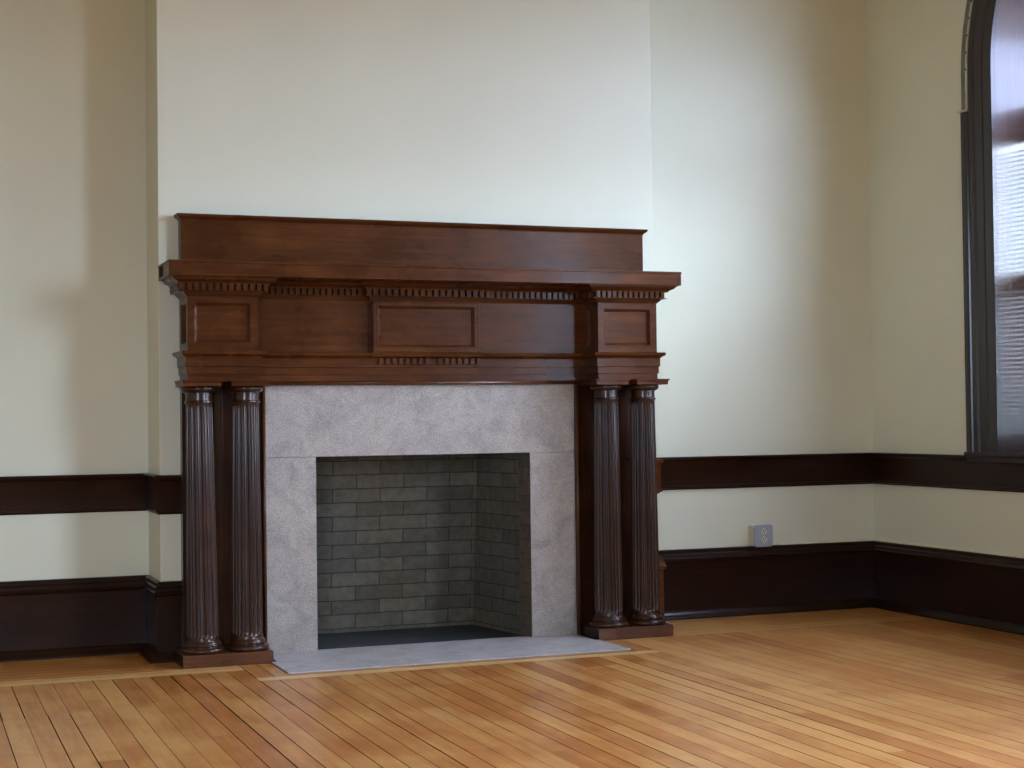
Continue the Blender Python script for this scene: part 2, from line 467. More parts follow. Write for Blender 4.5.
# border right of the plinth
y = -0.285
k = 0
while y < YQ:
    e = min(y+BW, YQ)
    for p, q in ((2.30, 2.9),(2.9, XC)): B.add(p, q-0.0008, y, e, 'x', random.uniform(0.25,0.45), 0.4 if k < 2 else 0.15)
    y = e; k += 1
me = bpy.data.meshes.new('floor')
base = len(B.v)
me.from_pydata(B.v, [], B.f)
me.uv_layers.new(name='UVMap')
me.color_attributes.new('board', 'FLOAT_COLOR', 'POINT')
uvl = me.uv_layers['UVMap']; ca = me.color_attributes['board']
for i, c in enumerate(B.c): ca.data[i].color = c
for l in me.loops: uvl.data[l.index].uv = B.uv[l.vertex_index]
me.materials.append(M_floor)
fo = bpy.data.objects.new('floor', me); COL.objects.link(fo); structure(fo, 'worn orange-brown maple floorboards')
bm = bmesh.new(); box(bm, XW-0.2, XC+0.2, YB-0.2, 0.0, -0.06, -0.014)
sub = link('subfloor', bm, M_sub, fo)
bm = bmesh.new(); box(bm, XW-0.2, 0.62, 0.0, 0.5, -0.06, -0.014); box(bm, 1.77, XC+0.2, 0.0, 0.5, -0.06, -0.014)
link('subfloor', bm, M_sub, fo)

# ------------------------------------------------------------------ baseboards and chair rails
def base_prof(h):
    return [(0,0),(0.055,0),(0.054,0.008),(0.048,0.016),(0.036,0.026),(0.031,0.036),(0.024,0.040),(0.022,0.048),
            (0.022,h-0.062),(0.028,h-0.060),(0.033,h-0.053),(0.034,h-0.046),(0.029,h-0.040),(0.028,h-0.032),
            (0.026,h-0.026),(0.020,h-0.021),(0.018,h-0.016),(0.019,h-0.006),(0.014,h-0.001),(0,h)]
def rail_prof(z0, z1):
    return [(0,z0),(0.010,z0),(0.012,z0+0.006),(0.022,z0+0.010),(0.022,z0+0.020),(0.0175,z0+0.0205),
            (0.017,z1-0.028),(0.019,z1-0.024),(0.023,z1-0.021),(0.027,z1-0.014),(0.028,z1-0.004),(0.024,z1),(0,z1)]
def trim(name, path, prof, mat, label, caulk=None):
    bm = bmesh.new(); sweep(bm, path, prof)
    o = link(name, bm, [mat, M_mantel], None, True, math.radians(28)); structure(o, label)
    for p in o.data.polygons:
        if p.center.y < -0.002 and p.normal.y < -0.3 and p.center.x > 1.5: p.material_index = 1  # light on the right returns' front faces put in as lighter wood
    return o
ZB_L, ZB_R = 0.343, 0.351
PL_IN = 0.09   # where trim dies into the mantel back board
trim('baseboard_left', [(XW, YL), (XL, YL), (XL, 0), (PL_IN, 0)], base_prof(ZB_L), M_trim, 'tall dark wooden baseboard left of the mantel')
trim('baseboard_right', [(XR-PL_IN, 0), (XR, 0), (XR, YQ), (XC, YQ)], base_prof(ZB_R), M_trim, 'tall dark wooden baseboard between mantel and right corner')
trim('baseboard_side', [(XC, YQ), (XC, YB)], base_prof(ZB_R), M_trim_y, 'tall dark wooden baseboard under the window wall')
trim('trim_1', [(XW, YL), (XL, YL), (XL, 0), (PL_IN, 0)], rail_prof(0.6326, 0.8017), M_trim, 'dark wooden chair rail left of the mantel')
trim('trim_2', [(XR-PL_IN, 0), (XR, 0), (XR, YQ), (XC, YQ)], rail_prof(0.655, 0.8222), M_trim, 'dark wooden chair rail right of the mantel')
trim('trim_3', [(XC, YQ), (XC, YB)], rail_prof(0.655, 0.8222), M_trim_y, 'dark wooden chair rail under the arched window')
# pale caulk bead on top of the baseboard in the right corner
trim('trim_4', [(XR+0.86, YQ), (XC, YQ)], [(0,ZB_R),(0.015,ZB_R),(0.012,ZB_R+0.007),(0,ZB_R+0.011)], M_plaster_edge, 'pale caulk bead above the baseboard')
trim('trim_5', [(XC, YQ), (XC, YB)], [(0,ZB_R),(0.015,ZB_R),(0.012,ZB_R+0.007),(0,ZB_R+0.011)], M_plaster_edge, 'pale caulk bead above the baseboard under the window')

# ------------------------------------------------------------------ windows
def arch_path(y0, y1, zs, R, c, n=40):
    """list of (y,z) from bottom of far side, over the arch, to bottom of the near side"""
    pts = [(c+R, zs), (c+R, (zs+ZSP)/2)]
    pts += [(c+R*math.cos(PI*i/n), ZSP+R*math.sin(PI*i/n)) for i in range(n+1)]
    pts += [(c-R, (zs+ZSP)/2), (c-R, zs)]
    return pts
def arch_sweep(bm, c, R, zs, prof, X, sgn=-1, part=None):
    """profile [(radial outwards, protrusion into room)] swept round the arch"""
    pts = arch_path(0, 0, zs, 1.0, 0.0)
    rings = []
    lo, hi = part or (0, len(pts))
    for (yy, zz) in pts[lo:hi]:
        ring = []
        for r, d in prof:
            if zz < ZSP - 1e-6: y = c + (R+r)*(1 if yy > 0 else -1); z = zz
            else:
                a = math.atan2(zz-ZSP, yy); y = c+(R+r)*math.cos(a); z = ZSP+(R+r)*math.sin(a)
            ring.append(bm.verts.new((X + sgn*d, y, z)))
        rings.append(ring)
    k = len(prof)
    for a, b_ in zip(rings, rings[1:]):
        for j in range(k): bm.faces.new((a[j], a[(j+1)%k], b_[(j+1)%k], b_[j]))
    bm.faces.new(rings[0]); bm.faces.new(rings[-1][::-1])

def window(name, X, y0, y1, sgn, label, WT=WT):
    c = (y0+y1)/2; R = (y0-y1)/2
    bm = bmesh.new()
    arch_sweep(bm, c, R, 0.84, [(0.0,-0.001),(0.0,0.023),(0.002,0.024),(0.060,0.024),(0.066,0.028),(0.118,0.028),(0.124,0.021),(0.130,0.021),(0.138,0.030),(0.165,0.030),(0.172,0.026),(0.176,0.0)], X, sgn)
    w = link(name, bm, M_casing, None, True, math.radians(25)); structure(w, label)
    # outer back-band of the casing (straight legs only on the near window)
    bm = bmesh.new()
    n = len(arch_path(0,0,0,1,0))
    bp = [(0.176,0),(0.176,0.026),(0.181,0.033),(0.190,0.037),(0.207,0.038),(0.219,0.036),(0.227,0.030),(0.230,0.020),(0.230,0.0)]
    for z0, z1, sd in ((0.84, 2.495, 1), (0.84, 2.495, -1)):
        rings = [[bm.verts.new((X+sgn*d, c+sd*(R+r), z)) for r, d in bp] for z in (z0, z1)]
        for j in range(len(bp)): bm.faces.new((rings[0][j], rings[0][(j+1)%len(bp)], rings[1][(j+1)%len(bp)], rings[1][j]))
        bm.faces.new(rings[0]); bm.faces.new(rings[1][::-1])
    link('back_band', bm, M_casing, w, True, math.radians(25))
    # jamb lining
    bm = bmesh.new()
    arch_sweep(bm, c, R, ZS, [(0,0),(0.03,0),(0.03,-WT-0.1),(0,-WT-0.1)], X, sgn)
    link('jamb_lining', bm, M_jamb, w, True, math.radians(25))
    # sill with nosing
    bm = bmesh.new()
    a, b_ = X+sgn*0.044, X-sgn*(WT+0.1)
    box(bm, min(a, X), max(a, X), c-R-0.232, c+R+0.232, 0.818, 0.840)
    box(bm, min(X, b_), max(X, b_), c-R, c+R, 0.818, 0.840)
    s = link('window_sill', bm, M_casing, w); bev(s, 0.004, 2)
    bm = bmesh.new()
    a = X+sgn*0.030
    box(bm, min(a, X), max(a, X), c-R-0.230, c+R+0.230, 0.788, 0.818)
    s = link('sill_apron', bm, M_casing, w); bev(s, 0.004, 2)
    # sash frames: two lower sashes, arched fanlight
    g = X - sgn*WT
    def sb(bm, ya, yb, za, zb, d=0.02): box(bm, g-d, g+d, min(ya,yb), max(ya,yb), za, zb)
    bm = bmesh.new()
    sb(bm, c-R, c+R, 0.840, 0.93); sb(bm, c-R, c-R+0.06, 0.93, ZSP-0.2); sb(bm, c+R-0.06, c+R, 0.93, ZSP-0.2)
    sb(bm, c-0.04, c+0.04, 0.93, ZSP-0.2, 0.03); sb(bm, c-R, c+R, 1.62, 1.71, 0.026)
    sb(bm, c-R, c+R, ZSP-0.30, ZSP-0.16, 0.035)
    sash = link('sash', bm, M_casing, w)
    bm = bmesh.new()
    arch_sweep(bm, c, R-0.06, ZSP-0.16, [(0,0.02-WT),(0.06,0.02-WT),(0.06,-0.02-WT),(0,-0.02-WT)], X, sgn)
    link('arched_sash', bm, M_casing, w)
    bm = bmesh.new()
    bm.faces.new([bm.verts.new(p) for p in ((g,c-R,0.9),(g,c+R,0.9),(g,c+R,ZSP-0.2),(g,c-R,ZSP-0.2))])
    link('window_pane', bm, M_glass, w)
    bm = bmesh.new()
    pts = arch_path(0,0,ZSP-0.2,R-0.01,c)
    bm.faces.new([bm.verts.new((g, y, z)) for y, z in pts])
    link('fanlight_pane', bm, M_glass if name != 'window_1' else M_dimglass, w)
    return w, c, R
W1, c1, R1 = window('window_1', XC, WIN[0][0], WIN[0][1], -1, 'tall arched window with dark wooden casing on the right wall')
W2, c2, R2 = window('window_2', XC, WIN[1][0], WIN[1][1], -1, 'second arched window nearer the camera, outside the frame', 0.19)

for k, (a, b_) in enumerate(FILL_WIN):
    bm = bmesh.new()
    for x0, x1, z0, z1 in ((a-0.12,a,0.9,3.32),(b_,b_+0.12,0.9,3.32),(a,b_,3.2,3.32),(a-0.14,b_+0.14,0.84,0.9)): box(bm, x0, x1, YB-0.25, YB+0.03, z0, z1)
    for x0, x1, z0, z1 in ((a,a+0.06,0.9,3.2),(b_-0.06,b_,0.9,3.2),(a+0.06,b_-0.06,2.0,2.08),(a+0.06,b_-0.06,0.9,0.98),(a+0.06,b_-0.06,3.13,3.2)): box(bm, x0, x1, YB-0.2, YB-0.16, z0, z1)
    w = link('window_%d' % (3+k), bm, M_casing); structure(w, 'unseen sash window added behind the camera for fill light')
    bm = bmesh.new(); bm.faces.new([bm.verts.new(p) for p in ((a,YB-0.18,0.9),(b_,YB-0.18,0.9),(b_,YB-0.18,3.2),(a,YB-0.18,3.2))])
    link('window_pane', bm, M_glass, w)

# metal band where the outer moulding of the arch is missing
arch = empty('arched_metal_band', (XC, c1+R1+0.2, 2.5), 'dull curved metal band along the outer edge of the arched window casing', 'metal band')
def band(r0, r1, d0, d1, z_from=2.505, ext=48):
    bm = bmesh.new()
    pts = [(1, z_from), (1, 2.6)] + [None]*0
    rings = []
    lst = [('s', z_from), ('s', 2.6)] + [('a', PI*i/ext) for i in range(ext+1)] + [('t', 2.6), ('t', z_from)]
    for kind, v in lst:
        ring = []
        for r, d in ((r0,d0),(r1,d0),(r1,d1),(r0,d1)):
            Rr = R1 + r
            if kind == 's': y, z = c1+Rr, v
            elif kind == 't': y, z = c1-Rr, v
            else: y, z = c1+Rr*math.cos(v), ZSP+Rr*math.sin(v)
            ring.append(bm.verts.new((XC-d, y, z)))
        rings.append(ring)
    for a, b_ in zip(rings, rings[1:]):
        for j in range(4): bm.faces.new((a[j], a[(j+1)%4], b_[(j+1)%4], b_[j]))
    bm.faces.new(rings[0]); bm.faces.new(rings[-1][::-1])
    return bm
link('band', band(0.186, 0.230, 0.001, 0.020), M_track, arch, True, math.radians(30))
link('edge_strip', band(0.176, 0.187, 0.001, 0.028), M_trackedge, arch, True, math.radians(30))
for a in [0.02+0.075*i for i in range(0, 41)]:
    if a > PI: break
    bm = bmesh.new()
    Rr = R1+0.182
    bmesh.ops.create_cone(bm, cap_ends=True, segments=10, radius1=0.005, radius2=0.003, depth=0.008,
        matrix=Matrix.Translation((XC-0.030, c1+Rr*math.cos(a), ZSP+Rr*math.sin(a))) @ Matrix.Rotation(-PI/2, 4, 'Y'))
    link('screw', bm, M_slot, arch)
bm = bmesh.new(); box(bm, XC-0.042, XC-0.001, c1+R1+0.165, c1+R1+0.236, 2.497, 2.505)
link('end_clip', bm, M_trackedge, arch)
adopt(arch)

# venetian blind in the first window
bl = empty('venetian_blind', (XC+0.20, c1, 2.36), 'white slatted blind hanging inside the arched window', 'blind')
zt, zb = 2.33, 0.90
n = int((zt-zb)/0.0225)
bm = bmesh.new()
for i in range(n):
    z = zb + 0.0225*i
    t = math.radians(8 if z > 1.70 else 44)
    w = 0.0125
    xs = []
    for s in (-1, -0.33, 0.33, 1):
        sag = 0.0016*(1-s*s)
        xs.append((XC+0.20 + s*w*math.cos(t) - sag*math.sin(t), z - s*w*math.sin(t)*(1) + sag*math.cos(t)))
    va = [bm.verts.new((x, c1-R1+0.015, zz)) for x, zz in xs]
    vb = [bm.verts.new((x, c1+R1-0.015, zz)) for x, zz in xs]
    for j in range(3): bm.faces.new((va[j], va[j+1], vb[j+1], vb[j]))
so = link('slats', bm, M_slat, bl, True)
md = so.modifiers.new('solid', 'SOLIDIFY'); md.thickness = 0.0004
boxo('head_rail', (XC+0.18, XC+0.22, c1-R1+0.01, c1+R1-0.01, 2.335, 2.37), M_slat, bl)
boxo('bottom_rail', (XC+0.187, XC+0.213, c1-R1+0.015, c1+R1-0.015, 0.868, 0.885), M_slat, bl)
bm = bmesh.new()
for yy in (c1-0.6, c1, c1+0.6):
    box(bm, XC+0.1995, XC+0.2005, yy-0.0006, yy+0.0006, 0.88, 2.34)
link('ladder_cord', bm, M_slat, bl)
adopt(bl)

# ------------------------------------------------------------------ the mantelpiece
MP = empty('fireplace_mantel', (1.1925, -0.1, 0), 'carved reddish-brown mahogany mantelpiece with four fluted columns against the chimney breast', 'mantelpiece')
S = 2.385
def mir(x): return S - x
YF, YBK, YT = -0.06, -0.206, -0.296     # centre face, block face, shelf front
BL0, BL1 = 0.0887, 0.392                # left block extent

# overmantel board and its cap
o = boxo('overmantel_board', (0.087, S-0.087, -0.066, 0.0, 1.695, 1.912), M_mantel, MP)
bm = bmesh.new()
sweep(bm, [(0.087, 0), (0.087, -0.066), (S-0.087, -0.066), (S-0.087, 0)],
      [(-0.02,1.905),(0.002,1.905),(0.003,1.910),(0.008,1.914),(0.014,1.918),(0.018,1.923),(0.020,1.930),(0.017,1.9315),(-0.02,1.9315)])
link('cap_moulding', bm, M_mantel, MP, True, math.radians(30))
boxo('cap_top', (0.09, S-0.09, -0.064, 0.0, 1.912, 1.9312), M_mantel, MP, 0)

# shelf: top board, front fascia, hollow ends
sh = boxo('shelf', (-0.002, S+0.002, YT, 0.0, 1.698, 1.7085), M_mantel, MP, 0.0018)
bm = bmesh.new()
box(bm, 0.0, S, YT+0.002, YT+0.05, 1.644, 1.698)
box(bm, 0.014, S-0.014, YT+0.05, 0.0, 1.642, 1.698)
o = link('shelf_fascia', bm, M_mantel, MP); bev(o, 0.0015)
for x0, x1 in ((0.0, 0.014), (S-0.014, S)):
    bm = bmesh.new()
    box(bm, x0, x1, YT+0.05, -0.135, 1.644, 1.698)       # solid front stile
    box(bm, x0, x1, -0.135, 0.0, 1.644, 1.653)           # lower edge
    box(bm, x0, x1, -0.020, 0.0, 1.653, 1.698)           # rear stile
    link('shelf_end_frame', bm, M_end, MP)
# dark recessed slot seen in the ends
for x0, x1 in ((0.0125, 0.0142), (S-0.0142, S-0.0125)):
    boxo('end_recess', (x0, x1, -0.135, -0.020, 1.653, 1.698), M_black, MP, 0)

# plan path of the entablature: left return, left block, centre, tablet break, centre, right block, right return
TB0, TB1 = 0.933, 1.452
def plan(tab=True, cen=YF, blk=YBK, tabY=-0.090, b0=BL0, b1=BL1, t0=TB0, t1=TB1):
    p = [(b0, 0), (b0, blk), (b1, blk), (b1, cen)]
    if tab: p += [(t0, cen), (t0, tabY), (t1, tabY), (t1, cen)]
    p += [(S-b1, cen), (S-b1, blk), (S-b0, blk), (S-b0, 0)]
    return p

# bed moulds of the cornice
bm = bmesh.new()
sweep(bm, plan(), [(-0.02,1.565),(0.004,1.565),(0.006,1.569),(0.012,1.574),(0.017,1.580),(0.020,1.5850),(0.038,1.5850),(0.038,1.5875),(-0.02,1.5875)])
link('lower_bed_mould', bm, M_mantel, MP, True, math.radians(30))
bm = bmesh.new()
sweep(bm, plan(), [(-0.02,1.5875),(0.014,1.5875),(0.014,1.6155),(-0.02,1.6155)])
link('dentil_band', bm, M_mantel, MP)
bm = bmesh.new()
sweep(bm, plan(), [(-0.02,1.6155),(0.043,1.6155),(0.044,1.620),(0.050,1.624),(0.060,1.628),(0.068,1.634),(0.070,1.639),(0.076,1.640),(0.076,1.6455),(-0.02,1.6455)])
link('crown_mould', bm, M_mantel, MP, True, math.radians(30))
# dentils along the same plan
def dentils(bm, p, q, n, z0, z1, out, dep=0.0275, fill=0.64):
    """n blocks from p to q standing 'dep' proud of the line, out = unit vector"""
    p, q = Vector(p), Vector(q); d = (q-p); L = d.length; d.normalize(); pitch = L/n; w = pitch*fill
    out = Vector(out)
    for i in range(n):
        a = p + d*(pitch*(i+0.5) - w/2); b_ = a + d*w
        xs = sorted((a.x, b_.x)); ys = sorted((a.y, b_.y))
        if abs(out.y) > 0.5: box(bm, xs[0], xs[1], a.y-dep if out.y < 0 else a.y, a.y if out.y < 0 else a.y+dep, z0, z1)
        else: box(bm, a.x-dep if out.x < 0 else a.x, a.x if out.x < 0 else a.x+dep, ys[0], ys[1], z0, z1)
e = 0.0135
DP = 0.0275
DZ0, DZ1 = 1.5875, 1.6155
def dm(name, segs):
    bm = bmesh.new()
    for s in segs: dentils(bm, *s)
    o = link(name, bm, M_mantel, MP)
    return o
dm('dentil_course', [((BL0-e-DP, YBK-e), (BL1+e+DP, YBK-e), 13, DZ0, DZ1, (0,-1)),
                     ((BL0-e, YBK-e+0.004), (BL0-e, 0), 7, DZ0, DZ1, (-1,0)), ((BL1+e, YBK-e+0.008), (BL1+e, YF-e-DP), 4, DZ0, DZ1, (1,0))])
dm('dentil_course', [((S-BL1-e-0.014, YBK-e), (S-BL0+e+0.014, YBK-e), 13, DZ0, DZ1, (0,-1)),
                     ((S-BL0+e, YBK-e+0.004), (S-BL0+e, 0), 7, DZ0, DZ1, (1,0)), ((S-BL1-e, YBK-e+0.008), (S-BL1-e, YF-e-DP), 4, DZ0, DZ1, (-1,0))])
dm('dentil_course', [((BL1+e+DP+0.002, YF-e), (TB0-e-DP-0.002, YF-e), 16, DZ0, DZ1, (0,-1)), ((TB0-e-DP, -0.090-e), (TB1+e+DP, -0.090-e), 19, DZ0, DZ1, (0,-1)),
                     ((TB1+e+DP+0.002, YF-e), (S-BL1-e-DP-0.002, YF-e), 16, DZ0, DZ1, (0,-1))])

# centre frieze board and the flat behind everything
boxo('frieze_board', (BL1-0.01, S-BL1+0.01, YF, -0.005, 1.325, 1.645), M_mantel, MP, 0)

# recessed-panel blocks above the columns
def panel_box(name, parent, x0, x1, y0, z0, z1, fx0, fx1, fz0, fz1, ch=0.013, dep=0.014, mat=M_mantel, back=0.0, side=None):
    """box whose front (y0) has a moulded sunk panel between fx/fz"""
    bm = bmesh.new()
    V = bm.verts.new
    def ring(xa, xb, za, zb, y): return [V((xa,y,za)), V((xb,y,za)), V((xb,y,zb)), V((xa,y,zb))]
    R0 = ring(x0,x1,z0,z1,y0); R1_ = ring(fx0,fx1,fz0,fz1,y0); R2_ = ring(fx0+ch*0.5,fx1-ch*0.5,fz0+ch*0.5,fz1-ch*0.5,y0+dep*0.5); R3_ = ring(fx0+ch,fx1-ch,fz0+ch,fz1-ch,y0+dep)
    for a, b_ in ((R0,R1_),(R1_,R2_),(R2_,R3_)):
        for j in range(4): bm.faces.new((a[j], a[(j+1)%4], b_[(j+1)%4], b_[j]))
    Bk = ring(x0,x1,z0,z1,back)
    sides = [(0,1),(1,2),(2,3),(3,0)]
    for i, (j, k) in enumerate(sides):
        if side and ((side == 'l' and i == 3) or (side == 'r' and i == 1) or (side == 'lr' and i in (1,3))): continue
        bm.faces.new((R0[j], R0[k], Bk[k], Bk[j]))
    bm.faces.new(Bk[::-1])
    # sunk panels on the side faces
    for sd, xx, s in (('l', x0, 1), ('r', x1, -1)):
        if side and sd in side:
            def sr(ya, yb, za, zb, d): return [V((xx+s*d,ya,za)), V((xx+s*d,yb,za)), V((xx+s*d,yb,zb)), V((xx+s*d,ya,zb))]
            ya, yb = y0+0.030, min(back, 0.0)-0.045
            if sd == ('r' if x0 < 1.1 else 'l'): yb = YF-0.02
            A = sr(y0, back, z0, z1, 0); B1 = sr(ya, yb, fz0, fz1, 0); B2 = sr(ya+ch, yb-ch, fz0+ch, fz1-ch, dep)
            for a, b_ in ((A,B1),(B1,B2)):
                for j in range(4): bm.faces.new((a[j], a[(j+1)%4], b_[(j+1)%4], b_[j]))
            bm.faces.new(B2)
    o = link(name, bm, mat, parent)
    bm = bmesh.new(); V = bm.verts.new
    F = ring(fx0+ch,fx1-ch,fz0+ch,fz1-ch,y0+dep); G = ring(fx0+ch,fx1-ch,fz0+ch,fz1-ch,y0+dep+0.004)
    bm.faces.new(F); bm.faces.new(G[::-1])
    for j in range(4): bm.faces.new((F[j], F[(j+1)%4], G[(j+1)%4], G[j]))
    link('sunk_panel', bm, mat, o)
    return o
for x0, x1 in ((BL0, BL1), (S-BL1, S-BL0)):
    panel_box('frieze_block', MP, x0, x1, YBK, 1.328, 1.64, x0+0.030, x1-0.034, 1.366, 1.536, side='lr')

# centre tablet: raised frame with mitred moulding and sunk panel
def tablet():
    x0, x1, z0, z1 = 0.938, 1.447, 1.335, 1.569
    ix0, ix1, iz0, iz1 = 0.973, 1.4095, 1.369, 1.531
    bm = bmesh.new(); V = bm.verts.new
    def ring(e0, e1, z_lo, z_hi, y): return [V((e0,y,z_lo)), V((e1,y,z_lo)), V((e1,y,z_hi)), V((e0,y,z_hi))]
    def lerp(t): return (x0+(ix0-x0)*t, x1+(ix1-x1)*t, z0+(iz0-z0)*t, z1+(iz1-z1)*t)
    seq = [(lerp(0.0), YF+0.001), (lerp(0.0), -0.088), (lerp(0.04), -0.090), (lerp(0.22), -0.090), (lerp(0.26), -0.0885), (lerp(0.64), -0.0885), (lerp(1.0), -0.075)]
    rs = [ring(*a, y) for a, y in seq]
    for a, b_ in zip(rs, rs[1:]):
        for j in range(4): bm.faces.new((a[j], a[(j+1)%4], b_[(j+1)%4], b_[j]))
    o = link('tablet_frame', bm, M_mantel, MP)
    bm = bmesh.new(); V = bm.verts.new
    F = [V((ix0,-0.075,iz0)), V((ix1,-0.075,iz0)), V((ix1,-0.075,iz1)), V((ix0,-0.075,iz1))]
    bm.faces.new(F)
    G = [V((ix0,-0.070,iz0)), V((ix1,-0.070,iz0)), V((ix1,-0.070,iz1)), V((ix0,-0.070,iz1))]
    bm.faces.new(G[::-1])
    for j in range(4): bm.faces.new((F[j], F[(j+1)%4], G[(j+1)%4], G[j]))
    link('sunk_panel', bm, M_mantel, o)
    bm = bmesh.new()
    sweep(bm, [(x0, YF), (x0, -0.086), (x1, -0.086), (x1, YF)], [(-0.015,1.312),(0.007,1.312),(0.012,1.315),(0.014,1.320),(0.012,1.324),(0.007,1.327),(0.005,1.332),(0.0,1.336),(-0.015,1.336)])
    link('tablet_base_mould', bm, M_mantel, o, True, math.radians(30))
    # guttae hanging under the tablet, tapered; two have broken off
    boxb = bmesh.new(); box(boxb, 0.940, 1.446, -0.072, YF+0.005, 1.2995, 1.3125)
    gf = link('gutta_fillet', boxb, M_mantel, MP)
    for i in range(17):
        cx = 0.944 + 0.0312*i
        b_ = bmesh.new()
        hw0, hw1 = (0.0066, 0.0102)
        d = -0.066 if i in (0, 9) else -0.088
        zt_, zb_ = 1.308, 1.2815
        if i in (0, 9): hw0 = hw1 = 0.007
        v = [b_.verts.new(p) for p in ((cx-hw1,d,zb_),(cx+hw1,d,zb_),(cx+hw1,YF+0.005,zb_),(cx-hw1,YF+0.005,zb_),(cx-hw0,d+0.004,zt_),(cx+hw0,d+0.004,zt_),(cx+hw0,YF+0.005,zt_),(cx-hw0,YF+0.005,zt_))]
        for f in ((0,3,2,1),(4,5,6,7),(0,1,5,4),(1,2,6,5),(2,3,7,6),(3,0,4,7)): b_.faces.new([v[k] for k in f])
        if i in (0, 9):
            g = link('peg_stub', b_, M_freshwood, gf); g['label'] = 'pale bare wood stub of a broken peg'
        else: link('gutta_peg', b_, M_mantel, gf)
tablet()

# architrave: taenia ledge and three fasciae
bm = bmesh.new()
pl = plan(tab=False)
sweep(bm, pl, [(-0.02,1.2055),(0.001,1.2055),(0.001,1.2325),(0.006,1.2335),(0.006,1.2645),(0.011,1.2660),(0.011,1.3045),
               (0.013,1.3050),(0.015,1.3090),(0.021,1.3130),(0.028,1.3165),(0.031,1.3215),(0.032,1.3290),(0.028,1.3320),(-0.02,1.3320)])
link('architrave', bm, M_mantel, MP, True, math.radians(25))
boxo('architrave_core', (BL0+0.001, BL1-0.001, YBK+0.001, 0.0, 1.2, 1.33), M_mantel, MP, 0)
boxo('architrave_core', (S-BL1+0.001, S-BL0-0.001, YBK+0.001, 0.0, 1.2, 1.33), M_mantel, MP, 0)
boxo('architrave_core', (BL1-0.001, S-BL1+0.001, YF+0.001, 0.0, 1.2, 1.33), M_mantel, MP, 0)
# bead under the centre architrave, and jamb beads round the stone
bm = bmesh.new()
def rod(bm, p, q, r, n=10):
    p, q = Vector(p), Vector(q); d = (q-p).normalized(); up = Vector((0,1,0)); s = d.cross(up).normalized(); u = s.cross(d)
    a = [bm.verts.new(p + s*r*math.cos(2*PI*i/n) + u*r*math.sin(2*PI*i/n)) for i in range(n)]
    b_ = [bm.verts.new(q + s*r*math.cos(2*PI*i/n) + u*r*math.sin(2*PI*i/n)) for i in range(n)]
    for i in range(n): bm.faces.new((a[i], a[(i+1)%n], b_[(i+1)%n], b_[i]))
    bm.faces.new(a[::-1]); bm.faces.new(b_)
rod(bm, (0.42, YF-0.004, 1.1960), (S-0.42, YF-0.004, 1.1960), 0.0085)
rod(bm, (0.4435, YF-0.002, 0.005), (0.4435, YF-0.002, 1.196), 0.0075); rod(bm, (S-0.4435, YF-0.002, 0.005), (S-0.4435, YF-0.002, 1.196), 0.0075)
link('edge_bead', bm, M_bead, MP, True)

# back boards behind the columns
for x0, x1, sd in ((0.0885, 0.4495, 0), (S-0.4495, S-0.0885, 1)):
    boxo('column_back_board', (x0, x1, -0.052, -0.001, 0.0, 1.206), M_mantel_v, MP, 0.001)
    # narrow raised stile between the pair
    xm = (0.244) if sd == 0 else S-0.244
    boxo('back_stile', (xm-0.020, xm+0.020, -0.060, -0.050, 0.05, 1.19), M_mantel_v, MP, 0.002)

# plinths
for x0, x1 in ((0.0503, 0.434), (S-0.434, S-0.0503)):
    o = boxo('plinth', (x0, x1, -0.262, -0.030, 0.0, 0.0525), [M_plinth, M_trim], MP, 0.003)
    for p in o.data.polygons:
        if abs(p.normal.x) > 0.9: p.material_index = 1  # ends take the darker trim wood, their shade put into the colour

# column capitals' abaci with a cap ledge and a notch between them
def abacus(col, x0, x1, outer):
    bm = bmesh.new()
    y0, y1 = -0.262, -0.060
    box(bm, x0, x1, y0, y1, 1.1800, 1.1965)
    box(bm, x0-0.003, x1+0.003, y0-0.004, y1, 1.1965, 1.2010)
    box(bm, x0-0.006, x1+0.006, y0-0.008, y1, 1.2010, 1.2065)
    o = link('abacus', bm, M_mantel, col)
    return bev(o, 0.0008, 1)

